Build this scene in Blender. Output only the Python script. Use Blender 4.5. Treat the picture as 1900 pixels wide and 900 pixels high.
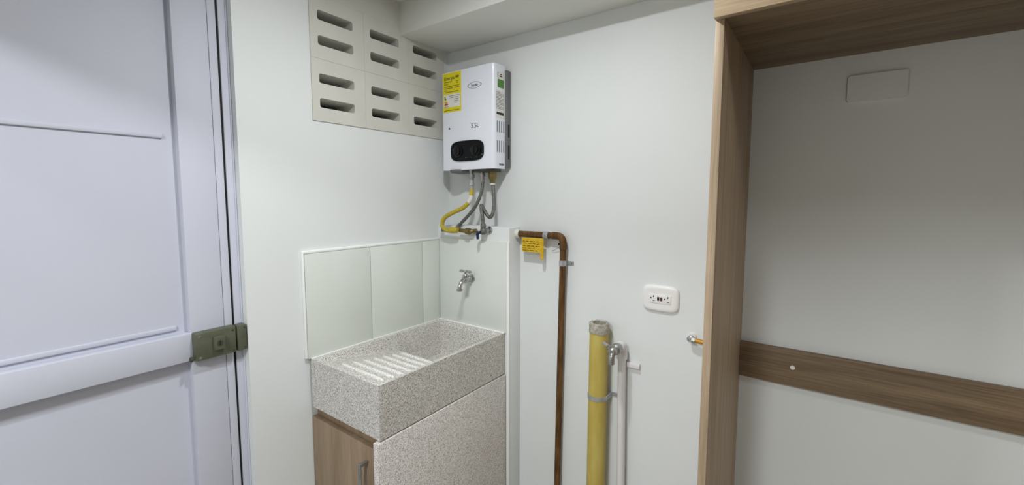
import bpy, bmesh, math, random
from mathutils import Vector, Matrix
random.seed(7)
PI = math.pi
for o in list(bpy.data.objects):
    bpy.data.objects.remove(o, do_unlink=True)
SC = bpy.context.scene
COL = SC.collection
H = 1.45            # eye height; heights below are written relative to it as H + dz
CEIL = H + 0.745

# ------------------------------------------------------------------ camera
cam_d = bpy.data.cameras.new('camera'); cam = bpy.data.objects.new('camera', cam_d); COL.objects.link(cam)
cam_d.sensor_width = 36.0; cam_d.sensor_fit = 'HORIZONTAL'
cam_d.lens = 797.018 * 36.0 / 1900.0
cam_d.shift_y = -14.8 / 1900.0
cam_d.clip_start = 0.02
yaw, pit, rol = 0.626073879, 0.0857604997, 0.00104294659
fwd = Vector((-math.sin(yaw) * math.cos(pit), math.cos(yaw) * math.cos(pit), -math.sin(pit)))
rgt = Vector((math.cos(yaw), math.sin(yaw), 0)); up = rgt.cross(fwd)
r2 = rgt * math.cos(rol) + up * math.sin(rol); u2 = up * math.cos(rol) - rgt * math.sin(rol)
M3 = Matrix((r2, u2, -fwd)).transposed()
cam.matrix_world = Matrix.Translation((1.3581, -1.4, H)) @ M3.to_4x4()
SC.camera = cam

# ------------------------------------------------------------------ world, exposure
w = bpy.data.worlds.new('night'); SC.world = w; w.use_nodes = True
w.node_tree.nodes['Background'].inputs[0].default_value = (0.02, 0.022, 0.028, 1)
w.node_tree.nodes['Background'].inputs[1].default_value = 0.3
vs = SC.view_settings
vs.view_transform = 'Standard'; vs.look = 'None'; vs.gamma = 1.0; vs.use_curve_mapping = False
vs.exposure = 0.0
LAMP1 = dict(loc=(0.75, -0.78), power=9.2, radius=0.04)
LAMP2 = dict(loc=(2.05, -0.86), power=2.6, radius=0.09)
FILL_LAMP = dict(loc=(0.95, -2.2), power=28, radius=0.15)  # unseen fill, added to brighten the lower walls

# ------------------------------------------------------------------ materials
def lin(c):
    return tuple(((v / 255.0) / 12.92 if v / 255.0 <= 0.04045 else ((v / 255.0 + 0.055) / 1.055) ** 2.4) for v in c) + (1.0,)
MATS = {}
def mat(name, rgb, rough=0.5, metal=0.0, var=0.0, vscale=8.0, bump=0.0, bscale=60.0, rgb2=None, stretch=None, spec=None, coat=0.0, emit=0.0):
    """plain procedural material: noise colour variation and noise relief"""
    m = bpy.data.materials.new(name); m.use_nodes = True; nt = m.node_tree
    b = nt.nodes['Principled BSDF']
    b.inputs['Roughness'].default_value = rough; b.inputs['Metallic'].default_value = metal
    if spec is not None: b.inputs['Specular IOR Level'].default_value = spec
    if coat: b.inputs['Coat Weight'].default_value = coat
    c1 = lin(rgb)
    tc = nt.nodes.new('ShaderNodeTexCoord'); mp = nt.nodes.new('ShaderNodeMapping')
    nt.links.new(tc.outputs['Object'], mp.inputs['Vector'])
    if stretch: mp.inputs['Scale'].default_value = stretch
    c2 = lin(rgb2) if rgb2 else tuple(max(0, v * (1 - var)) for v in c1[:3]) + (1,)
    n = nt.nodes.new('ShaderNodeTexNoise'); n.inputs['Scale'].default_value = vscale; n.inputs['Detail'].default_value = 4
    nt.links.new(mp.outputs['Vector'], n.inputs['Vector'])
    r = nt.nodes.new('ShaderNodeValToRGB'); r.color_ramp.elements[0].position = 0.35; r.color_ramp.elements[1].position = 0.68
    r.color_ramp.elements[0].color = c2; r.color_ramp.elements[1].color = c1
    nt.links.new(n.outputs['Fac'], r.inputs['Fac']); nt.links.new(r.outputs['Color'], b.inputs['Base Color'])
    if bump:
        n2 = nt.nodes.new('ShaderNodeTexNoise'); n2.inputs['Scale'].default_value = bscale; n2.inputs['Detail'].default_value = 3
        nt.links.new(mp.outputs['Vector'], n2.inputs['Vector'])
        bp = nt.nodes.new('ShaderNodeBump'); bp.inputs['Strength'].default_value = bump; bp.inputs['Distance'].default_value = 0.002
        nt.links.new(n2.outputs['Fac'], bp.inputs['Height']); nt.links.new(bp.outputs['Normal'], b.inputs['Normal'])
    if emit:
        b.inputs['Emission Color'].default_value = c1; b.inputs['Emission Strength'].default_value = emit
    MATS[name] = m
    return m

def wood(name, light, dark, axis):
    """oak laminate: fine pores and broad bands running along one axis"""
    m = bpy.data.materials.new(name); m.use_nodes = True; nt = m.node_tree; b = nt.nodes['Principled BSDF']
    b.inputs['Roughness'].default_value = 0.55
    tc = nt.nodes.new('ShaderNodeTexCoord')
    def noise(scale, along, detail):
        mp = nt.nodes.new('ShaderNodeMapping'); s = [scale] * 3; s['xyz'.index(axis)] = along; mp.inputs['Scale'].default_value = s
        nt.links.new(tc.outputs['Object'], mp.inputs['Vector'])
        n = nt.nodes.new('ShaderNodeTexNoise'); n.inputs['Scale'].default_value = 1.0; n.inputs['Detail'].default_value = detail; n.inputs['Roughness'].default_value = 0.6
        nt.links.new(mp.outputs['Vector'], n.inputs['Vector']); return n
    a = noise(34, 1.6, 5); f = noise(330, 9, 3)
    mx = nt.nodes.new('ShaderNodeMix'); mx.data_type = 'FLOAT'; mx.inputs[0].default_value = 0.45
    nt.links.new(a.outputs['Fac'], mx.inputs[2]); nt.links.new(f.outputs['Fac'], mx.inputs[3])
    r = nt.nodes.new('ShaderNodeValToRGB'); e = r.color_ramp.elements
    e[0].position = 0.36; e[0].color = lin(dark); e[1].position = 0.62; e[1].color = lin(light)
    nt.links.new(mx.outputs[0], r.inputs['Fac']); nt.links.new(r.outputs['Color'], b.inputs['Base Color'])
    bp = nt.nodes.new('ShaderNodeBump'); bp.inputs['Strength'].default_value = 0.25; bp.inputs['Distance'].default_value = 0.0006
    nt.links.new(f.outputs['Fac'], bp.inputs['Height']); nt.links.new(bp.outputs['Normal'], b.inputs['Normal'])
    MATS[name] = m; return m

def terrazzo(name, base, dark, light, pink=None):
    """cast granite chip: fine dark and pale grains in a grey binder"""
    m = bpy.data.materials.new(name); m.use_nodes = True; nt = m.node_tree; b = nt.nodes['Principled BSDF']
    b.inputs['Roughness'].default_value = 0.42
    tc = nt.nodes.new('ShaderNodeTexCoord')
    v = nt.nodes.new('ShaderNodeTexVoronoi'); v.inputs['Scale'].default_value = 480
    nt.links.new(tc.outputs['Object'], v.inputs['Vector'])
    sp = nt.nodes.new('ShaderNodeSeparateColor'); nt.links.new(v.outputs['Color'], sp.inputs['Color'])
    r = nt.nodes.new('ShaderNodeValToRGB'); r.color_ramp.interpolation = 'CONSTANT'; e = r.color_ramp.elements
    e[0].position = 0.0; e[0].color = lin(dark); e[1].position = 0.22; e[1].color = lin(base)
    x = e.new(0.62); x.color = lin(tuple((p + q) / 2 for p, q in zip(base, light))); x = e.new(0.84); x.color = lin(light)
    nt.links.new(sp.outputs['Red'], r.inputs['Fac'])
    out = r.outputs['Color']
    if pink:
        n = nt.nodes.new('ShaderNodeTexNoise'); n.inputs['Scale'].default_value = 4; n.inputs['Detail'].default_value = 2
        nt.links.new(tc.outputs['Object'], n.inputs['Vector'])
        rr = nt.nodes.new('ShaderNodeValToRGB'); rr.color_ramp.elements[0].position = 0.45; rr.color_ramp.elements[1].position = 0.7
        rr.color_ramp.elements[0].color = (1, 1, 1, 1); rr.color_ramp.elements[1].color = pink
        nt.links.new(n.outputs['Fac'], rr.inputs['Fac'])
        mx = nt.nodes.new('ShaderNodeMix'); mx.data_type = 'RGBA'; mx.blend_type = 'MULTIPLY'; mx.inputs[0].default_value = 1
        nt.links.new(out, mx.inputs[6]); nt.links.new(rr.outputs['Color'], mx.inputs[7]); out = mx.outputs[2]
    nt.links.new(out, b.inputs['Base Color'])
    MATS[name] = m; return m

WALL = mat('wall_paint', (229, 233, 233), 0.75, var=0.03, vscale=3, bump=0.12, bscale=90)
VENTP = mat('vent_block_paint', (214, 214, 206), 0.85, var=0.06, vscale=9, bump=0.3, bscale=120)
CEILP = mat('ceiling_paint', (226, 227, 222), 0.8, var=0.03, vscale=4, bump=0.1)
DOORP = mat('door_enamel', (201, 204, 217), 0.6, var=0.03, vscale=5, spec=0.3, bump=0.1, bscale=140)
TILE = mat('tile_glaze', (222, 228, 222), 0.16, var=0.015, vscale=5)
GROUT = mat('grout', (158, 162, 156), 0.8, var=0.08, vscale=30)
WHITET = mat('white_trim', (240, 242, 240), 0.4, var=0.01)
KITCH = mat('kitchen_paint', (168, 162, 154), 0.8, var=0.05, vscale=3)
FLOORM = mat('floor_tile', (196, 193, 186), 0.3, var=0.06, vscale=5)
STONE = terrazzo('granite_cast', (198, 195, 190), (142, 138, 132), (234, 232, 228))
STONE2 = terrazzo('granite_slab', (212, 208, 204), (158, 153, 148), (238, 236, 233), (0.98, 0.93, 0.94, 1))
RIDGE = terrazzo('granite_pale', (226, 225, 220), (196, 194, 188), (242, 241, 238))
OAKZ = wood('oak_upright', (190, 168, 142), (156, 134, 108), 'z')
OAKX = wood('oak_lengthwise', (196, 174, 142), (164, 140, 110), 'x')
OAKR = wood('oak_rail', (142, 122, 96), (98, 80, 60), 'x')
OAKD = wood('oak_cabinet', (156, 136, 112), (124, 104, 82), 'z')
ENAM = mat('heater_enamel', (236, 240, 250), 0.3, var=0.01, coat=0.2)
ZINC = mat('zinc_plate', (120, 122, 124), 0.5, 0.4, var=0.1, vscale=12)
DARK = mat('dark_gap', (16, 16, 18), 0.8)
BLACKG = mat('black_gloss', (9, 10, 16), 0.2, var=0.1, spec=0.2)
KNOBM = mat('knob_black', (14, 15, 18), 0.3, var=0.1, spec=0.3)
INK = mat('ink', (40, 42, 46), 0.7)
INKG = mat('ink_grey', (120, 124, 128), 0.7)
LYEL = mat('label_yellow', (232, 218, 30), 0.45, var=0.04)
LWHT = mat('label_white', (232, 230, 226), 0.5, var=0.03)
LGRN = mat('label_green', (84, 140, 62), 0.5, var=0.08, vscale=40)
LRED = mat('label_red', (196, 70, 40), 0.5); LORG = mat('label_orange', (226, 150, 40), 0.5)
BRAID = mat('steel_braid', (150, 152, 148), 0.36, 0.75, rgb2=(84, 86, 84), vscale=420, bump=0.8, bscale=500)
STEEL = mat('steel', (168, 168, 164), 0.3, 0.8, var=0.2, vscale=30)
CHROME = mat('chrome', (186, 188, 188), 0.16, 0.9, var=0.15, vscale=20)
BRASS = mat('dull_brass', (138, 124, 78), 0.4, 0.7, var=0.25, vscale=60)
YHOSE = mat('yellow_hose', (216, 196, 66), 0.5, rgb2=(172, 150, 44), vscale=260, bump=0.8, bscale=320)
TAPE = mat('white_tape', (226, 226, 220), 0.6, var=0.08, vscale=60)
BLUE = mat('blue_lever', (24, 26, 84), 0.35, var=0.1)
COPPER = mat('brown_copper', (116, 84, 48), 0.6, 0.0, spec=0.2, rgb2=(76, 53, 28), vscale=14, stretch=(6, 6, 1))
CLAMPM = mat('clamp_steel', (190, 194, 198), 0.4, 0.5, var=0.2, vscale=60)
TAGY = mat('tag_yellow', (226, 190, 20), 0.5, rgb2=(206, 164, 16), vscale=60)
TAGI = mat('tag_print', (96, 74, 10), 0.6)
PVCY = mat('yellow_pvc', (202, 186, 102), 0.45, rgb2=(188, 166, 78), vscale=9, stretch=(3, 3, 0.8))
PVCW = mat('white_pvc', (228, 226, 228), 0.42, var=0.03)
MORTAR = mat('mortar_grey', (188, 184, 172), 0.85, rgb2=(150, 146, 132), vscale=90, bump=0.9, bscale=160)
OLIVE = mat('olive_enamel', (94, 98, 80), 0.45, rgb2=(80, 84, 67), vscale=30, bump=0.15)
OLIVED = mat('olive_dark', (66, 68, 54), 0.5, var=0.2, vscale=30)
PLAST = mat('outlet_plastic', (240, 239, 238), 0.35, var=0.01)
BTN = mat('outlet_button', (92, 44, 40), 0.5)
LENS = mat('lamp_diffuser', (255, 252, 246), 0.5, emit=5.0)

# ------------------------------------------------------------------ object helpers
WL = {}
def settle(o, verts_center, parent):
    o.location = Vector(verts_center) - (WL[parent.name] if parent else Vector((0, 0, 0)))
    if parent: o.parent = parent
    WL[o.name] = Vector(verts_center)
def build(name, bm, m, parent=None, smooth=True, angle=40):
    """one mesh object, origin in the middle of its bounds, vertices given in room coordinates"""
    bmesh.ops.recalc_face_normals(bm, faces=bm.faces)
    lo = Vector((1e9,) * 3); hi = -lo
    for v in bm.verts:
        for i in range(3):
            lo[i] = min(lo[i], v.co[i]); hi[i] = max(hi[i], v.co[i])
    c = (lo + hi) / 2
    bmesh.ops.translate(bm, verts=bm.verts, vec=-c)
    me = bpy.data.meshes.new(name)
    if smooth:
        for f in bm.faces: f.smooth = True
        for e in bm.edges:
            if len(e.link_faces) == 2 and e.calc_face_angle(0) > math.radians(angle): e.smooth = False
    bm.to_mesh(me); bm.free()
    for mm in (m if isinstance(m, (list, tuple)) else [m]): me.materials.append(mm)
    o = bpy.data.objects.new(name, me); COL.objects.link(o)
    settle(o, c, parent)
    return o
def thing(name, loc, label, cat, group=None):
    o = bpy.data.objects.new(name, None); COL.objects.link(o); o.empty_display_size = 0.05
    settle(o, loc, None); tag(o, label, cat, group); return o
def tag(o, label, cat, group=None, kind=None):
    o['label'] = label; o['category'] = cat
    if group: o['group'] = group
    if kind: o['kind'] = kind
    return o
def plabel(o, t): o['label'] = t; return o
def abox(bm, lo, hi, bev=0.0, seg=2):
    r = bmesh.ops.create_cube(bm, size=1.0); vs_ = r['verts']
    for v in vs_:
        for i in range(3): v.co[i] = lo[i] if v.co[i] < 0 else hi[i]
    if bev:
        es = list({e for v in vs_ for e in v.link_edges})
        bmesh.ops.bevel(bm, geom=es, offset=bev, segments=seg, affect='EDGES', profile=0.5)
def box(name, lo, hi, m, parent=None, bev=0.0, seg=2):
    bm = bmesh.new(); abox(bm, lo, hi, bev, seg); return build(name, bm, m, parent)
def boxes(name, lst, m, parent=None, bev=0.0):
    bm = bmesh.new()
    for lo, hi in lst: abox(bm, lo, hi, bev)
    return build(name, bm, m, parent)
def frame_of(d):
    d = Vector(d).normalized(); a = Vector((0, 0, 1)) if abs(d.z) < 0.9 else Vector((1, 0, 0))
    x = d.cross(a).normalized(); return x, x.cross(d).normalized()
def smooth_path(pts, n=8):
    P = [Vector(p) for p in pts]; P = [2 * P[0] - P[1]] + P + [2 * P[-1] - P[-2]]; out = []
    for i in range(1, len(P) - 2):
        for k in range(n):
            t = k / n; a, b, c, d = P[i - 1:i + 3]
            out.append(0.5 * ((2 * b) + (c - a) * t + (2 * a - 5 * b + 4 * c - d) * t * t + (3 * b - a - 3 * c + d) * t ** 3))
    out.append(P[-2]); return out
def atube(bm, pts, r, seg=12, caps=True):
    P = [Vector(p) for p in pts]; rings = []; u = None
    for i, p in enumerate(P):
        d = (P[min(i + 1, len(P) - 1)] - P[max(i - 1, 0)]).normalized()
        if u is None: u, _ = frame_of(d)
        u = (u - d * u.dot(d)).normalized(); v = d.cross(u)
        rr = r[i] if isinstance(r, (list, tuple)) else r
        rings.append([bm.verts.new(p + (u * math.cos(2 * PI * k / seg) + v * math.sin(2 * PI * k / seg)) * rr) for k in range(seg)])
    for a, b in zip(rings, rings[1:]):
        for k in range(seg): bm.faces.new((a[k], a[(k + 1) % seg], b[(k + 1) % seg], b[k]))
    if caps: bm.faces.new(rings[0]); bm.faces.new(rings[-1])
def tube(name, pts, r, m, parent=None, seg=12, smooth_n=0):
    bm = bmesh.new(); atube(bm, smooth_path(pts, smooth_n) if smooth_n else pts, r, seg); return build(name, bm, m, parent)
def alathe(bm, base, axis, prof, seg=20):
    """prof: list of (distance along axis, radius)"""
    d = Vector(axis).normalized(); u, v = frame_of(d); rings = []
    for t, r in prof:
        c = Vector(base) + d * t
        rings.append([bm.verts.new(c + (u * math.cos(2 * PI * k / seg) + v * math.sin(2 * PI * k / seg)) * max(r, 1e-4)) for k in range(seg)])
    for a, b in zip(rings, rings[1:]):
        for k in range(seg): bm.faces.new((a[k], a[(k + 1) % seg], b[(k + 1) % seg], b[k]))
    bm.faces.new(rings[0]); bm.faces.new(rings[-1])
def lathe(name, base, axis, prof, m, parent=None, seg=20):
    bm = bmesh.new(); alathe(bm, base, axis, prof, seg); return build(name, bm, m, parent)
def rrect(cx, cy, w_, h_, r, n=5):
    out = []
    for sx, sy, a0 in ((1, 1, 0), (-1, 1, PI / 2), (-1, -1, PI), (1, -1, 3 * PI / 2)):
        for k in range(n + 1):
            a = a0 + k * PI / 2 / n
            out.append((cx + sx * (w_ / 2 - r) + r * math.cos(a), cy + sy * (h_ / 2 - r) + r * math.sin(a)))
    return out
def aprism(bm, outer, holes, place, d0, d1):
    """extrude a 2D outline with holes between depths d0 and d1; place(u, v, d) gives the room point"""
    for d in (d0, d1):
        es = []
        for loop in [outer] + holes:
            vv = [bm.verts.new(place(u, v, d)) for u, v in loop]
            es += [bm.edges.new((vv[i], vv[(i + 1) % len(vv)])) for i in range(len(vv))]
        if holes: bmesh.ops.triangle_fill(bm, use_beauty=True, use_dissolve=False, edges=es)
        else: bm.faces.new([e.verts[0] for e in es])
    for loop in [outer] + holes:
        a = [bm.verts.new(place(u, v, d0)) for u, v in loop]; b = [bm.verts.new(place(u, v, d1)) for u, v in loop]
        for i in range(len(loop)): j = (i + 1) % len(loop); bm.faces.new((a[i], a[j], b[j], b[i]))
    bmesh.ops.remove_doubles(bm, verts=bm.verts, dist=1e-6)
def prism(name, outer, holes, place, d0, d1, m, parent=None):
    bm = bmesh.new(); aprism(bm, outer, holes, place, d0, d1); return build(name, bm, m, parent, angle=30)
def text(name, body, size, place_m, m, parent, depth=0.0004):
    cu = bpy.data.curves.new(name, 'FONT'); cu.body = body; cu.size = size; cu.align_x = 'CENTER'; cu.align_y = 'CENTER'; cu.extrude = depth
    t = bpy.data.objects.new('tmp', cu); COL.objects.link(t)
    bpy.context.view_layer.update()
    me = bpy.data.meshes.new_from_object(t.evaluated_get(bpy.context.evaluated_depsgraph_get()))
    bpy.data.objects.remove(t, do_unlink=True); bpy.data.curves.remove(cu)
    bm = bmesh.new(); bm.from_mesh(me); bpy.data.meshes.remove(me)
    bmesh.ops.transform(bm, matrix=place_m, verts=bm.verts)
    return build(name, bm, m, parent, smooth=False)
def onB(x, y, z):      # text facing -y
    return Matrix(((1, 0, 0, x), (0, 0, -1, y), (0, 1, 0, z), (0, 0, 0, 1)))
def onX(x, y, z):      # text facing +x
    return Matrix(((0, 0, 1, x), (1, 0, 0, y), (0, 1, 0, z), (0, 0, 0, 1)))

XR, YF = 3.2, -2.7      # far sides of the room
# ================================================================== ROOM SHELL
VY0, VY1, VZ0, VZ1 = -0.628, -0.028, H + 0.250, H + 0.650     # opening for the vent blocks
WT = 0.105
JY = -0.853                                                    # edge of the door opening
DOOR_TOP = H + 0.66; DY2 = -1.70
bm = bmesh.new()
abox(bm, (-WT, JY, 0), (0, 0, VZ0)); abox(bm, (-WT, JY, VZ0), (0, VY0, VZ1)); abox(bm, (-WT, VY1, VZ0), (0, 0, VZ1))
abox(bm, (-WT, JY, VZ1), (0, 0, CEIL)); abox(bm, (-WT, DY2, DOOR_TOP), (0, JY, CEIL)); abox(bm, (-WT, YF, 0), (0, DY2, CEIL))
wall_left = tag(build('wall_left', bm, WALL), 'white painted wall with the door, vent openings and tiled splashback', 'wall', kind='structure')
wall_back = tag(box('wall_back', (-WT, 0, 0), (XR, 0.12, CEIL), WALL), 'white painted wall carrying the water heater and the pipes', 'wall', kind='structure')
tag(box('wall_right', (XR, YF, 0), (XR + 0.1, 0.12, CEIL), KITCH), 'greige wall of the kitchen side opposite the door', 'wall', kind='structure')
tag(box('wall_front', (-WT, YF - 0.1, 0), (XR + 0.1, YF, CEIL), KITCH), 'greige wall facing the sink from across the room', 'wall', kind='structure')
tag(box('floor', (-WT, YF - 0.1, -0.05), (XR + 0.1, 0.12, 0), FLOORM), 'pale tiled floor below the sink', 'floor', kind='structure')
tag(box('ceiling', (-WT, YF - 0.1, CEIL), (XR + 0.1, 0.12, CEIL + 0.05), CEILP), 'white painted ceiling above the laundry corner', 'ceiling', kind='structure')
tag(box('ceiling_soffit', (0, -0.262, H + 0.623), (1.163, 0, CEIL), CEILP, bev=0.003), 'boxed white soffit above the water heater', 'soffit', kind='structure')

tag(box('shade_beam', (0, -1.60, H + 0.46), (XR, -1.45, CEIL), CEILP, bev=0.003), 'unseen white beam added behind the camera to shade the upper walls', 'beam', kind='structure')  # added out of view to keep the fill lamp off the upper walls

# vent blocks, set in the wall: through slots, all sharing one mesh
BW = 0.2
def vent_mesh():
    def pl(u, v, d): return Vector((d, u, v))
    bm = bmesh.new()
    slots = [rrect(-BW / 2 + 0.091, -BW / 2 + z, 0.130, 0.031, 0.008) for z in (0.060, 0.139)]
    aprism(bm, [(-BW / 2 + 0.0003, -BW / 2 + 0.0003), (BW / 2 - 0.0003, -BW / 2 + 0.0003), (BW / 2 - 0.0003, BW / 2 - 0.0003), (-BW / 2 + 0.0003, BW / 2 - 0.0003)], slots, pl, -WT, 0.004)
    bmesh.ops.recalc_face_normals(bm, faces=bm.faces)
    me = bpy.data.meshes.new('vent_block'); bm.to_mesh(me); bm.free(); me.materials.append(VENTP); return me
vme = vent_mesh()
for r_ in range(2):
    for c_ in range(3):
        o = bpy.data.objects.new('vent_block', vme); COL.objects.link(o)
        settle(o, (0, VY0 + BW * (c_ + 0.5), VZ0 + BW * (r_ + 0.5)), wall_left)

box('vent_surround', (-0.02, VY0 + 0.0003, VZ1), (0.0038, VY1, CEIL), VENTP, wall_left)

# low boxed ledge behind the sink
PY, PX, PZ = -0.074, 0.3866, H - 0.116
ledge = tag(box('wall_plinth', (0, PY, 0), (PX, 0, PZ), WALL, bev=0.0025), 'boxed white ledge behind the sink, below the heater', 'ledge', kind='structure')
box('tile', (0.013, PY - 0.005, H - 0.532), (0.374, PY + 0.001, H - 0.172), TILE, ledge, bev=0.0012)
box('edge_trim', (0.3745, PY - 0.004, 0.0), (PX + 0.001, PY + 0.001, H - 0.172), WHITET, ledge, bev=0.001)

# tiled splashback on the left wall
sb = thing('splashback', (0, -0.38, H - 0.53), 'pale glazed tile splashback with white top edge behind the sink', 'splashback')
for y0, y1 in ((-0.680, -0.432), (-0.430, -0.178), (-0.176, PY - 0.001)):
    box('tile', (0.001, y0, H - 0.531), (0.012, y1, H - 0.183), TILE, sb, bev=0.0008)
box('grout_bed', (0.0, -0.680, H - 0.531), (0.0108, PY, H - 0.183), GROUT, sb)
plabel(box('top_edge', (0.0, -0.6865, H - 0.183), (0.0135, PY, H - 0.172), WHITET, sb, bev=0.004, seg=3), 'white rounded top edge')
plabel(box('side_edge', (0.0, -0.6865, H - 0.529), (0.0130, -0.6805, H - 0.176), WHITET, sb, bev=0.003, seg=3), 'white side edge')

# ------------------------------------------------------------------ door
door = thing('door_1', (-0.04, -1.29, 0), 'pale lilac white panelled door with raised middle rail and olive lock', 'door'); door['kind'] = 'structure'
FX = -0.030; PXN = -0.056
DE = -0.8808
box('stile', (PXN - 0.012, -0.984, 0.01), (FX, -0.9018, DOOR_TOP - 0.04), DOORP, door, bev=0.002)
box('edge_strip', (PXN - 0.012, -0.9008, 0.01), (FX, DE, DOOR_TOP - 0.04), DOORP, door, bev=0.0012)
box('stile', (PXN - 0.012, -1.68, 0.01), (FX, -1.585, DOOR_TOP - 0.04), DOORP, door, bev=0.002)
box('middle_rail', (PXN - 0.002, -1.585, H - 0.447), (FX + 0.006, -0.981, H - 0.371), DOORP, door, bev=0.002)
box('top_rail', (PXN - 0.012, -1.585, DOOR_TOP - 0.14), (FX, -0.984, DOOR_TOP - 0.04), DOORP, door, bev=0.002)
box('bottom_rail', (PXN - 0.012, -1.585, 0.01), (FX, -0.984, 0.15), DOORP, door, bev=0.002)
box('panel', (PXN - 0.012, -1.585, H - 0.40), (PXN, -0.984, DOOR_TOP - 0.14), DOORP, door)
box('panel', (PXN - 0.012, -1.585, 0.15), (PXN, -0.984, H - 0.42), DOORP, door)
box('bead', (PXN - 0.001, -1.56, H + 0.1535), (PXN + 0.007, -1.011, H + 0.1665), DOORP, door, bev=0.003)
box('bead', (PXN - 0.001, -1.56, H - 0.361), (PXN + 0.006, -1.008, H - 0.349), DOORP, door, bev=0.0028)
# rim lock
lk = box('rim_lock', (FX - 0.001, -0.984, H - 0.447), (0.0, -0.8835, H - 0.370), OLIVE, door, bev=0.004)
plabel(lk, 'olive green surface lock')
cyl = box('key_cylinder', (-0.001, -0.9435, H - 0.424), (0.013, -0.9165, H - 0.387), OLIVE, lk, bev=0.002)
prism('keyhole', [(-0.930 + 0.0075 * math.cos(a), H - 0.406 + 0.0085 * math.sin(a)) for a in [k * PI / 8 for k in range(16)]], [], lambda u, v, d: Vector((d, u, v)), 0.0125, 0.0137, OLIVED, lk)
box('keyhole_slit', (0.0136, -0.9312, H - 0.412), (0.0142, -0.9288, H - 0.400), DARK, lk)
for y_, z_ in ((-0.974, H - 0.380), (-0.974, H - 0.4385), (-0.892, H - 0.380), (-0.892, H - 0.4385)):
    lathe('screw', (-0.0005, y_, z_), (1, 0, 0), [(0, 0.0035), (0.0012, 0.0034), (0.002, 0.002)], STEEL if y_ < -0.95 else OLIVED, lk, 10)
lathe('latch_knob', (-0.012, -0.9835, H - 0.440), (0, -1, 0), [(0, 0.004), (0.004, 0.004), (0.005, 0.007), (0.010, 0.0075), (0.012, 0.005)], OLIVED, lk, 12)
# door frame
fr = thing('door_frame', (-0.04, -0.862, 0), 'pale lilac white door jamb beside the olive lock', 'door frame'); fr['kind'] = 'structure'
box('jamb', (-WT, -0.8745, 0), (FX, JY - 0.0005, DOOR_TOP), DOORP, fr, bev=0.0015)
box('jamb', (-WT, DY2, 0), (FX, -1.685, DOOR_TOP), DOORP, fr, bev=0.0015)
box('head_jamb', (-WT, -1.685, DOOR_TOP - 0.03), (FX, -0.8745, DOOR_TOP), DOORP, fr, bev=0.0015)
plabel(box('gap_shade', (-WT, -0.8806, 0), (FX - 0.004, -0.8742, DOOR_TOP - 0.03), DARK, fr), 'painted dark of the door gap')  # black strip painting the shade inside the door gap
box('corner_bead', (FX - 0.002, JY - 0.0045, 0), (FX + 0.005, JY + 0.001, DOOR_TOP), DOORP, fr, bev=0.0025, seg=3)
kp = plabel(box('lock_keeper', (FX - 0.001, -0.8805, H - 0.447), (-0.0005, -0.8555, H - 0.371), OLIVE, fr, bev=0.003), 'olive green lock keeper')
for z_ in (H - 0.379, H - 0.439): lathe('screw', (-0.001, -0.861, z_), (1, 0, 0), [(0, 0.003), (0.0014, 0.003), (0.002, 0.002)], OLIVED, kp, 10)

# ------------------------------------------------------------------ wooden surround of the appliance niche
NL, NR, NF, NZ = 1.165, 1.93, -0.439, H + 0.352
ns = thing('niche_surround', (1.55, -0.22, 0), 'oak laminate surround framing the tall appliance niche', 'cabinet')
box('side_panel', (NL, NF, 0), (NL + 0.0165, -0.0005, NZ + 0.004), OAKZ, ns, bev=0.0008)
box('side_panel', (NR, NF, 0), (NR + 0.0165, -0.0005, NZ + 0.004), OAKZ, ns, bev=0.0008)
box('bottom_panel', (NL + 0.0005, NF + 0.0005, NZ + 0.004), (NR + 0.016, -0.0005, NZ + 0.020), OAKR, ns, bev=0.0008)  # darker rail oak used here to paint in the shade under the header
box('front_panel', (NL - 0.0005, NF - 0.016, NZ + 0.001), (NR + 0.0165, NF, CEIL - 0.002), OAKX, ns, bev=0.0008)
box('end_panel', (NL, NF, NZ + 0.021), (NL + 0.0165, -0.0005, CEIL - 0.002), OAKZ, ns)
rl = box('back_rail', (NL + 0.017, -0.0165, H - 0.519), (NR - 0.0005, -0.0005, H - 0.418), OAKR, ns, bev=0.0008)
plabel(lathe('screw_cap', (1.312, -0.0163, H - 0.466), (0, -1, 0), [(0, 0.0062), (0.0012, 0.006), (0.0018, 0.004)], PLAST, rl, 16), 'round white screw cap')
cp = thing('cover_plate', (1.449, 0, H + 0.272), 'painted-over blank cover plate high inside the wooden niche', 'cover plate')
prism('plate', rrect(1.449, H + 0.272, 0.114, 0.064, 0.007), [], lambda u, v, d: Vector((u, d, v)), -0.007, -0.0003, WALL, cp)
prism('edge_line', rrect(1.4482, H + 0.2728, 0.1150, 0.0650, 0.007), [], lambda u, v, d: Vector((u, d, v)), -0.0022, -0.0002, GROUT, cp)  # slightly larger grey backing, offset up and left of the plate

# ================================================================== SINK
SX, SY0, SY1, SZ, SB = 0.368, -0.672, PY - 0.006, H - 0.531, H - 0.694
def sstep(a, b, t):
    t = max(0.0, min(1.0, (t - a) / (b - a))); return t * t * (3 - 2 * t)
def sink_h(x, y):
    x0, x1, y0, y1 = 0.033, 0.353, -0.655, -0.098
    inset = min((x - x0), (x1 - x), (y - y0) * 1.2, (y1 - y))
    m_ = sstep(0.0, 0.011, inset)
    t = (y - y0) / (-0.355 - y0)
    board = -0.010 - 0.044 * max(0, min(1, t))
    tub = sstep(-0.352, -0.312, y); deep = -0.142
    h = board * (1 - tub) + deep * tub
    if tub > 0:
        m2 = sstep(0.0, 0.02, inset) ; m_ = m_ * (1 - tub) + m2 * tub
    return h * m_
sk = thing('laundry_sink', (0.19, -0.37, SB), 'speckled grey granite laundry sink with built-in washboard', 'sink')
bm = bmesh.new()
nx, ny = 100, 180
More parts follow.
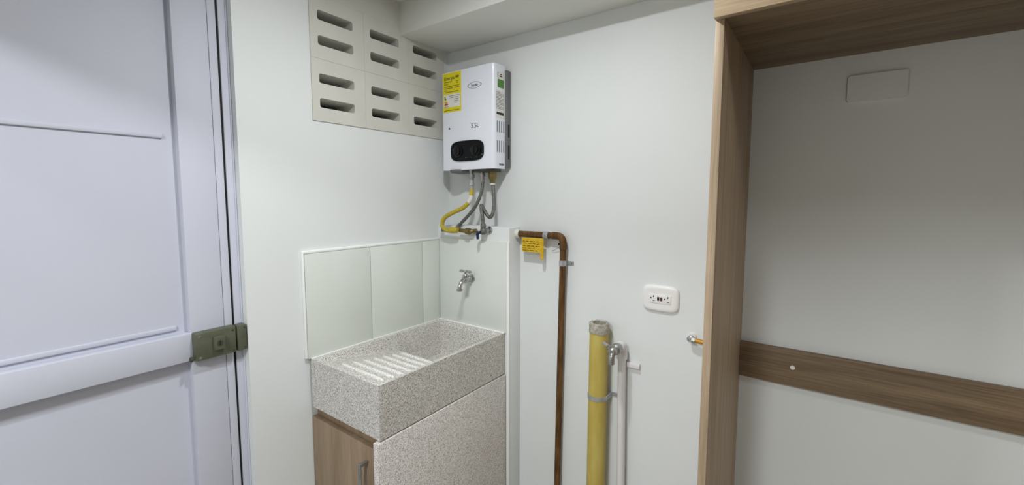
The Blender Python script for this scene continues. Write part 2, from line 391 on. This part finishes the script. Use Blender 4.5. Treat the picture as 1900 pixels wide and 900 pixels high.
xs = [0.0125 + (SX - 0.0125) * i / nx for i in range(nx + 1)]; ys = [SY0 + (SY1 - SY0) * j / ny for j in range(ny + 1)]
G = [[bm.verts.new((x, y, SZ + sink_h(x, y))) for y in ys] for x in xs]
for i in range(nx):
    for j in range(ny): bm.faces.new((G[i][j], G[i + 1][j], G[i + 1][j + 1], G[i][j + 1]))
ring = [G[i][0] for i in range(nx + 1)] + [G[nx][j] for j in range(1, ny + 1)] + [G[i][ny] for i in range(nx - 1, -1, -1)] + [G[0][j] for j in range(ny - 1, 0, -1)]
low = [bm.verts.new((v.co.x, v.co.y, SB)) for v in ring]
for k in range(len(ring)):
    q = (k + 1) % len(ring); bm.faces.new((ring[k], low[k], low[q], ring[q]))
bm.faces.new(low)
rim = [e for e in bm.edges if len(e.link_faces) == 2 and e.calc_face_angle(0) > 1.0 and (abs(e.verts[0].co.x - SX) < 1e-5 and abs(e.verts[1].co.x - SX) < 1e-5 or abs(e.verts[0].co.y - SY0) < 1e-5 and abs(e.verts[1].co.y - SY0) < 1e-5)]
bmesh.ops.bevel(bm, geom=rim, offset=0.0016, segments=2, affect='EDGES')
build('basin', bm, STONE, sk)
for i in range(7):      # pale ridges of the washboard
    y_ = -0.618 + i * 0.0405; z_ = SZ - 0.010 - 0.044 * (y_ + 0.655) / 0.300
    rad = [0.001, 0.004, 0.0055, 0.006, 0.006, 0.0055, 0.004, 0.001]
    o = tube('washboard_ridge', [(x_, y_, z_ + 0.0005) for x_ in (0.104, 0.107, 0.114, 0.14, 0.285, 0.311, 0.318, 0.321)], rad, RIDGE, sk, 12)
box('sealant', (0.0125, PY - 0.0115, SZ - 0.003), (SX, PY - 0.0052, SZ + 0.004), WHITET, sk, bev=0.002)
box('sealant', (0.0122, SY0, SZ - 0.003), (0.0165, PY - 0.0115, SZ + 0.003), WHITET, sk, bev=0.0015)

cb = thing('sink_cabinet', (0.19, -0.37, 0), 'oak sink cabinet with speckled granite side slab under the sink', 'cabinet')
plabel(box('side_slab', (0.352, -0.684, 0), (0.3725, PY - 0.0045, H - 0.6985), STONE2, cb, bev=0.0015), 'speckled granite side slab')
box('top_batten', (0.002, -0.650, H - 0.760), (0.3515, -0.635, H - 0.6945), OAKD, cb)
dr = box('door', (0.003, -0.670, 0.08), (0.3325, -0.652, H - 0.731), OAKD, cb, bev=0.001)
box('frame_stile', (0.335, -0.668, 0.0), (0.3515, -0.640, H - 0.731), OAKD, cb, bev=0.0006)
box('kick_board', (0.003, -0.640, 0.0), (0.3325, -0.625, 0.078), OAKD, cb)
bm = bmesh.new()
abox(bm, (0.296, -0.700, H - 0.905), (0.310, -0.695, H - 0.772), 0.002)
abox(bm, (0.298, -0.696, H - 0.784), (0.308, -0.669, H - 0.774), 0.001); abox(bm, (0.298, -0.696, H - 0.903), (0.308, -0.669, H - 0.893), 0.001)
plabel(build('handle', bm, STEEL, dr), 'brushed steel bar handle')

# ================================================================== WATER HEATER
HX0, HX1, HF, HB, HZ0, HZ1 = 0.053, 0.333, -0.098, -0.030, H + 0.112, H + 0.505
wh = thing('water_heater', (0.19, 0, HZ0), 'white wall-mounted gas water heater with yellow energy label', 'water heater')
out = [(HX0, HB), (HX1, HB)]
r_ = 0.016
for k in range(7): a = k * PI / 12; out.append((HX1 - r_ + r_ * math.cos(a), HF + r_ - r_ * math.sin(a)))
for k in range(7): a = PI / 2 + k * PI / 12; out.append((HX0 + r_ + r_ * math.cos(a), HF + r_ - r_ * math.sin(a)))
prism('cover', out, [], lambda u, v, d: Vector((u, v, d)), HZ0, HZ1, ENAM, wh)
bp_ = plabel(box('back_plate', (HX0 + 0.004, HB, HZ0 + 0.006), (HX1 + 0.0085, -0.003, HZ1 - 0.014), ZINC, wh, bev=0.002), 'grey zinc back plate')
for z0, z1 in ((H + 0.235, H + 0.285), (H + 0.150, H + 0.205)):
    box('slot', (HX1 + 0.008, -0.021, z0), (HX1 + 0.0092, -0.012, z1), DARK, bp_)
# control panel
pc = plabel(prism('control_panel', [(0.196 + (0.0865 * (abs(math.cos(a)) ** 0.5) * (1 if math.cos(a) >= 0 else -1)), H + 0.186 + (0.0405 * (abs(math.sin(a)) ** 0.55) * (1 if math.sin(a) >= 0 else -1))) for a in [k * PI / 24 for k in range(48)]], [], lambda u, v, d: Vector((u, d, v)), HF - 0.004, HF + 0.001, BLACKG, wh), 'glossy black control panel')
for kx in (0.150, 0.243):
    kn = lathe('knob', (kx, HF - 0.004, H + 0.186), (0, -1, 0), [(0, 0.024), (0.003, 0.024), (0.004, 0.019), (0.012, 0.0175), (0.0135, 0.015)], KNOBM, pc, 24)
    box('grip', (kx - 0.0035, HF - 0.021, H + 0.170), (kx + 0.0035, HF - 0.016, H + 0.202), KNOBM, kn, bev=0.0015)
bm = bmesh.new()
for i in range(4):
    x_ = 0.190 + i * 0.028; abox(bm, (x_, HF - 0.0045, H + (0.158 if i != 3 else 0.166)), (x_ + 0.004, HF - 0.0038, H + (0.160 if i != 3 else 0.169)))
build('panel_marks', bm, INKG, pc)
# front print
text('capacity_print', '5.5L', 0.024, onB(0.237, HF - 0.0003, H + 0.281), INK, wh)
bm = bmesh.new()
ell = lambda s_: [(0.236 + 0.036 * s_ * (abs(math.cos(a)) ** 1.5) * (1 if math.cos(a) >= 0 else -1), H + 0.436 + 0.0135 * s_ * (abs(math.sin(a)) ** 1.1) * (1 if math.sin(a) >= 0 else -1)) for a in [k * PI / 20 for k in range(40)]]
aprism(bm, ell(1.0), [[p for p in ell(0.9)]], lambda u, v, d: Vector((u, d, v)), HF - 0.0007, HF + 0.0005)
lg = plabel(build('logo', bm, INKG, wh), 'grey diamond logo outline')
text('logo_print', 'haceb', 0.0145, onB(0.236, HF - 0.0004, H + 0.436), INK, lg)
box('indicator_window', (0.0965, HF - 0.0008, H + 0.2775), (0.1035, HF + 0.0005, H + 0.2835), DARK, wh)
# energy label
el = plabel(box('energy_label', (0.066, HF - 0.0008, H + 0.347), (0.166, HF + 0.0005, H + 0.5025), LYEL, wh), 'yellow energy label with black print')
plabel(box('white_field', (0.071, HF - 0.0012, H + 0.366), (0.161, HF - 0.0006, H + 0.418), LWHT, el), 'white field of the label')
text('heading_print', 'Energia', 0.019, onB(0.102, HF - 0.001, H + 0.481), INK, el)
bm = bmesh.new()
abox(bm, (0.137, HF - 0.0013, H + 0.479), (0.154, HF - 0.0006, H + 0.488))
for z_, a, b in ((0.467, 0.074, 0.118), (0.459, 0.074, 0.096), (0.466, 0.140, 0.151), (0.459, 0.142, 0.149), (0.449, 0.074, 0.156), (0.442, 0.074, 0.120), (0.442, 0.126, 0.156), (0.434, 0.074, 0.090), (0.427, 0.078, 0.152), (0.354, 0.074, 0.156)):
    abox(bm, (a, HF - 0.0013, H + z_ - 0.0013), (b, HF - 0.0006, H + z_ + 0.0013))
build('text_lines', bm, mat('label_print', (120, 112, 20), 0.6), el)
bm = bmesh.new()
for z_, a, b in ((0.411, 0.100, 0.158), (0.404, 0.106, 0.124), (0.404, 0.130, 0.150), (0.397, 0.130, 0.152), (0.390, 0.128, 0.150), (0.383, 0.130, 0.146), (0.370, 0.074, 0.100)):
    abox(bm, (a, HF - 0.0017, H + z_ - 0.001), (b, HF - 0.0010, H + z_ + 0.001))
build('text_lines', bm, INKG, el)
for i, m_ in enumerate((LGRN, LGRN, LYEL, LORG, LRED)):
    z_ = H + 0.4075 - i * 0.0072
    prism('rating_arrow', [(0.075, z_ - 0.003), (0.079 + 0.0035 * i, z_ - 0.003), (0.082 + 0.0035 * i, z_), (0.079 + 0.0035 * i, z_ + 0.003), (0.075, z_ + 0.003)], [], lambda u, v, d: Vector((u, d, v)), HF - 0.0017, HF - 0.0010, m_, el)
# right-hand side: stickers and louvres
gs = plabel(prism('green_sticker', rrect(-0.058, H + 0.447, 0.044, 0.062, 0.006), [], lambda u, v, d: Vector((d, u, v)), HX1 - 0.0005, HX1 + 0.0007, LWHT, wh), 'green and white sticker')
prism('green_band', rrect(-0.058, H + 0.434, 0.039, 0.031, 0.004), [], lambda u, v, d: Vector((d, u, v)), HX1 + 0.0006, HX1 + 0.0011, LGRN, gs)
boxes('text_lines', [((HX1 + 0.0006, -0.066, H + 0.459), (HX1 + 0.0011, -0.049, H + 0.463)), ((HX1 + 0.0006, -0.062, H + 0.466), (HX1 + 0.0011, -0.053, H + 0.470)), ((HX1 + 0.0006, -0.077, H + 0.456), (HX1 + 0.0011, -0.0755, H + 0.474))], INK, gs)
dl = plabel(box('data_label', (HX1 - 0.0005, -0.088, H + 0.305), (HX1 + 0.0006, -0.035, H + 0.408), LWHT, wh), 'white data label with small print')
L_ = [((HX1 + 0.0005, -0.086, H + 0.400 - 0.0055 * i - 0.0009), (HX1 + 0.0010, -0.086 + (0.046 if i % 3 else 0.032), H + 0.400 - 0.0055 * i + 0.0009)) for i in range(12)]
boxes('text_lines', L_, INKG, dl)
boxes('barcode', [((HX1 + 0.0005, -0.084, H + 0.317), (HX1 + 0.0010, -0.040, H + 0.326))], INK, dl)
for z0, z1 in ((H + 0.250, H + 0.294), (H + 0.174, H + 0.220)):
    for i in range(4):
        y_ = -0.080 + i * 0.0135
        prism('louvre', rrect(y_, (z0 + z1) / 2, 0.0045, z1 - z0, 0.002, 3), [], lambda u, v, d: Vector((d, u, v)), HX1 - 0.0005, HX1 + 0.0006, INKG, wh)
box('rating_badge', (HX1 - 0.0005, -0.068, H + 0.1245), (HX1 + 0.0006, -0.038, H + 0.1325), INKG, wh)
# underside
plabel(lathe('drip_pan', (0.131, -0.060, HZ0 + 0.002), (0, 0, -1), [(0, 0.050), (0.008, 0.049), (0.013, 0.042), (0.016, 0.02)], ZINC, wh, 24), 'dark metal pan underneath')
box('valve_block', (0.215, -0.085, HZ0 - 0.012), (0.318, -0.035, HZ0 + 0.004), OLIVED, wh, bev=0.003)
lathe('gas_inlet', (0.198, -0.075, HZ0 + 0.002), (0, 0, -1), [(0, 0.011), (0.012, 0.011), (0.013, 0.008), (0.02, 0.008), (0.021, 0.012), (0.034, 0.012), (0.035, 0.009), (0.044, 0.009)], STEEL, wh, 12)
lathe('hot_outlet', (0.246, -0.065, HZ0 + 0.002), (0, 0, -1), [(0, 0.013), (0.010, 0.013), (0.011, 0.009), (0.018, 0.009), (0.019, 0.0125), (0.03, 0.0125)], STEEL, wh, 12)
lathe('cold_inlet', (0.294, -0.060, HZ0 + 0.002), (0, 0, -1), [(0, 0.012), (0.006, 0.012), (0.008, 0.0165), (0.036, 0.0165), (0.046, 0.011), (0.058, 0.010)], BRASS, wh, 6)

# ---- hoses
gh = thing('gas_hose', (0.14, -0.10, H - 0.13), 'yellow flexible gas hose looping below the water heater', 'hose')
lathe('coupling', (0.198, -0.075, H + 0.071), (0, 0, -1), [(0, 0.010), (0.010, 0.010), (0.011, 0.0115), (0.022, 0.0115), (0.023, 0.009), (0.036, 0.0095)], CLAMPM, gh, 12)
gp = [(0.198, -0.075, H + 0.036), (0.199, -0.077, H + 0.022), (0.198, -0.085, H - 0.010), (0.175, -0.100, H - 0.040), (0.120, -0.110, H - 0.064), (0.083, -0.115, H - 0.084), (0.069, -0.116, H - 0.113), (0.084, -0.114, H - 0.134), (0.112, -0.112, H - 0.136), (0.140, -0.108, H - 0.133)]
plabel(tube('hose', gp, 0.0088, YHOSE, gh, 14, 8), 'yellow ribbed hose')
sp_ = smooth_path(gp, 8)
tube('tape', sp_[12:20], 0.0093, TAPE, gh, 14)
lathe('end_wrap', (0.104, -0.112, H - 0.135), (1, 0, 0.05), [(0, 0.008), (0.006, 0.012), (0.020, 0.013), (0.040, 0.0115), (0.050, 0.009)], YHOSE, gh, 14)
gv = thing('gas_valve', (0.21, -0.074, H - 0.137), 'brass gas pipe stub with the yellow hose screwed on, above the sink', 'valve')
lathe('pipe', (0.152, -0.1, H - 0.134), (1, 0, -0.04), [(0, 0.0075), (0.036, 0.0085), (0.037, 0.0125), (0.056, 0.0135), (0.058, 0.009)], BRASS, gv, 14)
tube('elbow', [(0.205, -0.1, H - 0.136), (0.214, -0.098, H - 0.136), (0.219, -0.090, H - 0.135), (0.220, -0.0735, H - 0.134)], 0.0085, BRASS, gv, 12, 4)
box('lever', (0.050, -0.106, H - 0.1435), (0.104, -0.096, H - 0.131), ZINC, gv, bev=0.003)
hh = thing('water_hose', (0.2, -0.08, H - 0.12), 'braided steel hose running from the heater behind the yellow hose', 'hose', 'braided heater hoses')
tube('hose', [(0.246, -0.065, H + 0.085), (0.249, -0.065, H + 0.068), (0.244, -0.070, H + 0.019), (0.221, -0.080, H - 0.036), (0.179, -0.082, H - 0.078), (0.140, -0.083, H - 0.110), (0.130, -0.084, H - 0.119)], 0.0068, BRAID, hh, 12, 8)
lathe('ferrule', (0.2465, -0.065, H + 0.088), (0.05, 0, -1), [(0, 0.0085), (0.024, 0.0085), (0.026, 0.007)], STEEL, hh, 12)
tube('wall_elbow', [(0.134, -0.084, H - 0.115), (0.126, -0.085, H - 0.123), (0.124, -0.083, H - 0.127), (0.124, -0.0735, H - 0.128)], 0.0080, STEEL, hh, 12, 4)
ch = thing('water_hose', (0.28, -0.09, H - 0.1), 'braided steel hose bent like the letter N above the blue valve', 'hose', 'braided heater hoses')
tube('hose', [(0.294, -0.060, H + 0.056), (0.297, -0.060, H + 0.040), (0.305, -0.065, H - 0.018), (0.308, -0.075, H - 0.058), (0.297, -0.080, H - 0.078), (0.281, -0.086, H - 0.062), (0.267, -0.095, H - 0.031), (0.268, -0.100, H - 0.040), (0.274, -0.100, H - 0.070), (0.278, -0.100, H - 0.106)], 0.0072, BRAID, ch, 12, 8)
plabel(lathe('white_ring', (0.2945, -0.060, H + 0.056), (0, 0, -1), [(0, 0.0105), (0.006, 0.0105)], TAPE, ch, 16), 'white sealing ring')
av = thing('angle_valve', (0.279, -0.10, H - 0.13), 'small grey angle valve with dark blue lever on the ledge', 'valve')
lathe('body', (0.278, -0.1, H - 0.102), (0.02, 0, -1), [(0, 0.0105), (0.016, 0.0115), (0.017, 0.009), (0.020, 0.012), (0.036, 0.0135), (0.043, 0.009)], BRAID, av, 14)
lathe('wall_stub', (0.279, -0.098, H - 0.130), (0.35, 1, 0), [(-0.012, 0.006), (-0.010, 0.010), (0.010, 0.010), (0.011, 0.008), (0.026, 0.008)], STEEL, av, 14)
lathe('flange', (0.2875, -0.0735, H - 0.130), (0, -1, 0), [(0, 0.017), (0.002, 0.016), (0.004, 0.010)], CHROME, av, 18)
bm = bmesh.new(); atube(bm, [(0.272, -0.110, H - 0.136), (0.266, -0.118, H - 0.137), (0.2645, -0.119, H - 0.143), (0.2665, -0.119, H - 0.163)], [0.006, 0.0065, 0.0065, 0.005], 10)
plabel(build('lever', bm, BLUE, av), 'dark blue lever')

# ---- tap over the sink
TX, TZ = 0.199, H - 0.331
tp = thing('tap', (TX, PY, TZ), 'chrome wall tap with cross handle above the sink', 'tap')
lathe('body', (TX, PY - 0.005, TZ), (0, -1, 0), [(0, 0.0165), (0.004, 0.016), (0.006, 0.0105), (0.014, 0.0105), (0.015, 0.0125), (0.024, 0.0125), (0.025, 0.011), (0.033, 0.0145), (0.046, 0.0145), (0.054, 0.010)], CHROME, tp, 18)
tube('spout', [(TX, PY - 0.050, TZ - 0.001), (TX, PY - 0.066, TZ - 0.006), (TX, PY - 0.077, TZ - 0.020), (TX, PY - 0.080, TZ - 0.036)], [0.0105] * 4 + [0.0095] * 8 + [0.0085] * 4 if False else 0.0088, CHROME, tp, 14, 5)
lathe('spout_ring', (TX, PY - 0.080, TZ - 0.034), (0, 0, -1), [(0, 0.0105), (0.001, 0.0125), (0.006, 0.0125), (0.007, 0.010)], STEEL, tp, 16)
lathe('bonnet', (TX, PY - 0.044, TZ + 0.008), (0, 0, 1), [(0, 0.012), (0.008, 0.0125), (0.010, 0.0105), (0.014, 0.0095), (0.015, 0.005), (0.024, 0.005)], CHROME, tp, 14)
bm = bmesh.new()
alathe(bm, (TX, PY - 0.044, TZ + 0.031), (0, 0, 1), [(0, 0.008), (0.004, 0.0095), (0.008, 0.008)], 14)
atube(bm, [(TX - 0.029, PY - 0.044, TZ + 0.034), (TX - 0.021, PY - 0.044, TZ + 0.034), (TX - 0.010, PY - 0.044, TZ + 0.0345), (TX + 0.010, PY - 0.044, TZ + 0.0345), (TX + 0.021, PY - 0.044, TZ + 0.034), (TX + 0.029, PY - 0.044, TZ + 0.034)], [0.005, 0.0062, 0.0035, 0.0035, 0.0062, 0.005], 12)
build('handle', bm, CHROME, tp)

# ================================================================== PIPES ON THE BACK WALL
cpz = thing('copper_pipe', (0.585, -0.022, 0), 'brown copper pipe running from the ledge and down the wall', 'pipe')
cpt = smooth_path([(0.3868, -0.024, H - 0.141), (0.45, -0.024, H - 0.1405), (0.55, -0.024, H - 0.140)], 4) + smooth_path([(0.568, -0.024, H - 0.140), (0.583, -0.024, H - 0.144), (0.591, -0.024, H - 0.153), (0.594, -0.024, H - 0.168)], 4) + smooth_path([(0.593, -0.024, H - 0.24), (0.588, -0.022, H - 0.47), (0.579, -0.022, H - 1.05), (0.576, -0.022, 0.0005)], 4)
tube('pipe', cpt, 0.0118, COPPER, cpz, 14)
tube('elbow', smooth_path([(0.548, -0.024, H - 0.140), (0.568, -0.024, H - 0.140), (0.583, -0.024, H - 0.144), (0.591, -0.024, H - 0.153), (0.594, -0.024, H - 0.168), (0.594, -0.024, H - 0.190)], 4), 0.0135, COPPER, cpz, 14)
plabel(lathe('wall_collar', (0.3867, -0.024, H - 0.141), (1, 0, 0), [(0, 0.019), (0.006, 0.018), (0.014, 0.0145)], TAPE, cpz, 14), 'white filler round the pipe end')
def clamp(parent, c, axis, rad, tab, wdt=0.012):
    """strap round a pipe with a tab screwed to the wall"""
    bm = bmesh.new(); ax = Vector(axis); u, v = frame_of(ax); n = 20
    rr = [[bm.verts.new(Vector(c) + ax * d + (u * math.cos(2 * PI * k / n) + v * math.sin(2 * PI * k / n)) * r) for k in range(n)] for d, r in ((-wdt / 2, rad), (-wdt / 2, rad + 0.0016), (wdt / 2, rad + 0.0016), (wdt / 2, rad))]
    for i in range(4):
        a, b = rr[i], rr[(i + 1) % 4]
        for k in range(n): bm.faces.new((a[k], a[(k + 1) % n], b[(k + 1) % n], b[k]))
    abox(bm, tab[0], tab[1], 0.0005, 1)
    return bm
c1 = build('clamp', clamp(cpz, (0.523, -0.024, H - 0.1405), (1, 0, 0), 0.0125, ((0.517, -0.012, H - 0.148), (0.529, -0.0005, H - 0.133)), 0.020), CLAMPM, cpz)
c2 = build('clamp', clamp(cpz, (0.593, -0.024, H - 0.240), (0, 0, 1), 0.0122, ((0.600, -0.004, H - 0.247), (0.627, -0.0005, H - 0.233)), 0.020), CLAMPM, cpz)
lathe('screw', (0.620, -0.004, H - 0.240), (0, -1, 0), [(0, 0.0035), (0.002, 0.003)], STEEL, c2, 10)
lathe('screw', (0.523, -0.0375, H - 0.1405), (0, -1, 0), [(0, 0.004), (0.003, 0.0035)], STEEL, c1, 10)
tg = thing('gas_tag', (0.47, -0.034, H - 0.16), 'yellow plastic tag hanging below the copper pipe', 'tag')
ol = [(0.421, H - 0.1525), (0.519, H - 0.1525), (0.519, H - 0.228), (0.517, H - 0.233), (0.512, H - 0.2355), (0.507, H - 0.233), (0.505, H - 0.228), (0.505, H - 0.207), (0.424, H - 0.207), (0.421, H - 0.204)]
prism('plate', ol, [[(0.512 + 0.0028 * math.cos(a), H - 0.2275 + 0.0028 * math.sin(a)) for a in [k * PI / 4 for k in range(8)]]], lambda u, v, d: Vector((u, d, v)), -0.0385, -0.0370, TAGY, tg)
random.seed(3); L_ = []
for i, z_ in enumerate((0.166, 0.175, 0.184, 0.193, 0.201)):
    x_ = 0.426
    while x_ < 0.498:
        l_ = random.uniform(0.006, 0.018); hgt = 0.0016 if i % 2 else 0.0026
        L_.append(((x_, -0.0391, H - z_ - hgt / 2), (min(x_ + l_, 0.502), -0.0384, H - z_ + hgt / 2))); x_ += l_ + random.uniform(0.003, 0.008)
boxes('print', L_, TAGI, tg)
tube('tie_wire', [(0.535, -0.004, H - 0.200), (0.548, -0.010, H - 0.196), (0.566, -0.012, H - 0.187), (0.580, -0.014, H - 0.182)], 0.001, STEEL, tg, 6, 4)
sc = lathe('wall_plug', (0.5655, -0.0003, H - 0.173), (0, -1, 0), [(0, 0.0038), (0.004, 0.0036), (0.006, 0.002)], DARK)
tag(sc, 'tiny black plug in the wall inside the copper pipe bend', 'plug')

yp = thing('drain_pipe', (0.75, -0.045, 0), 'thick yellow drain pipe with open top standing by the wall', 'pipe')
def hollow(bm, p0, p1, ro, ri, n=28):
    p0, p1 = Vector(p0), Vector(p1)
    R_ = [[bm.verts.new(p + Vector((r * math.cos(2 * PI * k / n), r * math.sin(2 * PI * k / n), 0))) for k in range(n)] for p, r in ((p0, ro), (p1, ro), (p1, ri), (p0, ri))]
    for i in range(4):
        a, b = R_[i], R_[(i + 1) % 4]
        for k in range(n): bm.faces.new((a[k], a[(k + 1) % n], b[(k + 1) % n], b[k]))
bm = bmesh.new(); hollow(bm, (0.7475, -0.046, 0.0005), (0.7515, -0.046, H - 0.445), 0.0325, 0.029); build('pipe', bm, PVCY, yp)
bm = bmesh.new(); n = 36
R_ = []
for zz, rr in ((H - 0.463, 0.0326), (H - 0.463, 0.0350), (H - 0.432, 0.0348), (H - 0.428, 0.031), (H - 0.430, 0.0225), (H - 0.458, 0.0245)):
    R_.append([bm.verts.new((0.7515 + (rr + random.uniform(-0.0006, 0.0006)) * math.cos(2 * PI * k / n), -0.046 + (rr + random.uniform(-0.0006, 0.0006)) * math.sin(2 * PI * k / n), zz + random.uniform(-0.0022, 0.0016))) for k in range(n)])
for i in range(6):
    a, b = R_[i], R_[(i + 1) % 6]
    for k in range(n): bm.faces.new((a[k], a[(k + 1) % n], b[(k + 1) % n], b[k]))
plabel(build('collar', bm, MORTAR, yp), 'rough grey collar at the open end')
yc = build('clamp', clamp(yp, (0.7498, -0.046, H - 0.692), (0.004, 0, 1), 0.0329, ((0.786, -0.0035, H - 0.6985), (0.812, -0.0005, H - 0.6845)), 0.015), CLAMPM, yp)
box('strap_end', (0.7795, -0.052, H - 0.699), (0.7865, -0.0005, H - 0.684), CLAMPM, yp, bev=0.001)
plabel(yc, 'grey metal strap')

wp = thing('water_pipe', (0.83, -0.022, 0), 'thin white plastic pipe ending in a small steel valve', 'pipe')
tube('pipe', smooth_path([(0.836, -0.024, 0.0005), (0.833, -0.024, H - 1.0), (0.828, -0.024, H - 0.65), (0.8275, -0.024, H - 0.53)], 4), 0.0135, PVCW, wp, 16)
lathe('socket', (0.8275, -0.024, H - 0.548), (0, 0, 1), [(0, 0.0135), (0.001, 0.0178), (0.028, 0.0178), (0.030, 0.0165)], PVCW, wp, 18)
tube('elbow', [(0.8275, -0.024, H - 0.530), (0.8275, -0.025, H - 0.515), (0.8275, -0.031, H - 0.503), (0.8275, -0.042, H - 0.4985), (0.8275, -0.056, H - 0.4985)], 0.0168, PVCW, wp, 18, 5)
box('clip', (0.840, -0.014, H - 0.577), (0.884, -0.0005, H - 0.5605), PVCW, wp, bev=0.002)
vv = lathe('valve_body', (0.8275, -0.054, H - 0.4985), (0, -1, 0), [(0, 0.0135), (0.012, 0.0135), (0.013, 0.018), (0.034, 0.018), (0.038, 0.0125), (0.046, 0.0145), (0.062, 0.0145), (0.066, 0.010)], STEEL, wp, 12)
plabel(vv, 'grey steel valve')
tube('nozzle', [(0.8275, -0.104, H - 0.503), (0.8275, -0.114, H - 0.511), (0.8275, -0.118, H - 0.524), (0.8275, -0.118, H - 0.536)], 0.0115, STEEL, vv, 12, 4)
lathe('stem', (0.8275, -0.104, H - 0.4985), (-0.6, -0.35, 0.7), [(0, 0.010), (0.020, 0.009), (0.022, 0.005), (0.028, 0.005)], STEEL, vv, 10)
tube('lever', [(0.822, -0.108, H - 0.486), (0.811, -0.112, H - 0.480), (0.797, -0.118, H - 0.472)], [0.004, 0.0055, 0.005], CLAMPM, vv, 10)

# ---- double outlet
OX, OZ = 0.945, H - 0.3265
oc = thing('outlet', (OX, 0, OZ), 'white rounded double socket plate on the wall beside the wooden frame', 'outlet')
bm = bmesh.new(); prev = None; n = 48
def se(a, wd, hg, e_=0.42): 
    return (math.copysign(abs(math.cos(a)) ** e_, math.cos(a)) * wd, math.copysign(abs(math.sin(a)) ** e_, math.sin(a)) * hg)
for d_, s_ in ((-0.0004, 1.0), (-0.004, 1.0), (-0.0075, 0.965), (-0.0100, 0.90), (-0.0112, 0.80), (-0.0114, 0.70)):
    rg = [bm.verts.new((OX + se(2 * PI * k / n, 0.0585 * s_, 0.0)[0], d_, OZ + se(2 * PI * k / n, 0, 0.0435 * s_)[1])) for k in range(n)]
    if prev:
        for k in range(n): bm.faces.new((prev[k], prev[(k + 1) % n], rg[(k + 1) % n], rg[k]))
    else: bm.faces.new(rg)
    prev = rg
bm.faces.new(prev); build('plate', bm, PLAST, oc)
md = box('module', (OX - 0.035, -0.0132, OZ - 0.0145), (OX + 0.035, -0.0110, OZ + 0.0145), PLAST, oc, bev=0.0006)
bm = bmesh.new()
for sx in (-1, 1):
    cx_ = OX + sx * 0.0225
    abox(bm, (cx_ + 0.001, -0.0137, OZ + 0.004), (cx_ + 0.004, -0.0131, OZ + 0.010)); abox(bm, (cx_ + 0.000, -0.0137, OZ - 0.008), (cx_ + 0.0065, -0.0131, OZ - 0.0062))
    abox(bm, (cx_ - 0.0085, -0.0137, OZ - 0.001), (cx_ - 0.0045, -0.0131, OZ + 0.003))
build('socket_holes', bm, DARK, md)
box('test_button', (OX - 0.0085, -0.0142, OZ - 0.006), (OX - 0.0015, -0.0131, OZ + 0.006), DARK, md, bev=0.0005)
plabel(box('reset_button', (OX + 0.001, -0.0142, OZ - 0.006), (OX + 0.008, -0.0131, OZ + 0.006), BTN, md, bev=0.0005), 'dark red button')

# ---- small stub valve by the wooden frame
sv = thing('stub_valve', (1.046, 0, H - 0.437), 'small chrome stub valve with orange pipe beside the wooden frame', 'valve')
lathe('flange', (1.046, -0.0003, H - 0.434), (0, -1, 0), [(0, 0.013), (0.004, 0.012), (0.006, 0.008)], TAPE, sv, 14)
lathe('stub', (1.046, -0.004, H - 0.435), (0, -1, 0), [(0, 0.007), (0.014, 0.007), (0.015, 0.010), (0.026, 0.010), (0.028, 0.006)], CHROME, sv, 12)
lathe('nut', (1.050, -0.026, H - 0.437), (1, 0, -0.06), [(0, 0.0095), (0.010, 0.0095), (0.011, 0.007)], STEEL, sv, 6)
plabel(lathe('pipe', (1.059, -0.026, H - 0.4375), (1, 0, -0.06), [(0, 0.0072), (0.085, 0.0072)], mat('orange_pipe', (196, 140, 28), 0.4, 0.2, var=0.15), sv, 12), 'orange yellow pipe piece')

# ================================================================== CEILING LAMPS AND ADDED FILL
def lamp(spec, label, name='ceiling_lamp'):
    x, y = spec['loc']; r = spec['radius']
    t = thing(name, (x, y, CEIL), label, 'lamp')
    lathe('housing', (x, y, CEIL - 0.0003), (0, 0, -1), [(0, r + 0.012), (0.018, r + 0.012), (0.020, r + 0.008), (0.020, r)], WHITET, t, 32)
    lathe('diffuser', (x, y, CEIL - 0.019), (0, 0, -1), [(0, r), (0.003, r - 0.001), (0.0035, r * 0.9)], LENS, t, 32)
    d = bpy.data.lights.new('lamp_light', 'AREA'); d.shape = 'DISK'; d.size = 2 * r; d.energy = spec['power']; d.color = (0.965, 0.985, 1.0)
    l = bpy.data.objects.new('lamp_light', d); COL.objects.link(l); l.parent = t; l.location = (0, 0, -0.0245)
lamp(LAMP1, 'round white ceiling lamp over the laundry corner')
lamp(LAMP2, 'round white ceiling lamp in front of the wooden niche')
lamp(FILL_LAMP, 'unseen round fill lamp added behind the camera')

for o in bpy.data.objects:      # fine print and pin holes, too small to pick apart
    if o.name.split('.')[0] in ('text_lines', 'panel_marks', 'socket_holes', 'print'): o['kind'] = 'stuff'
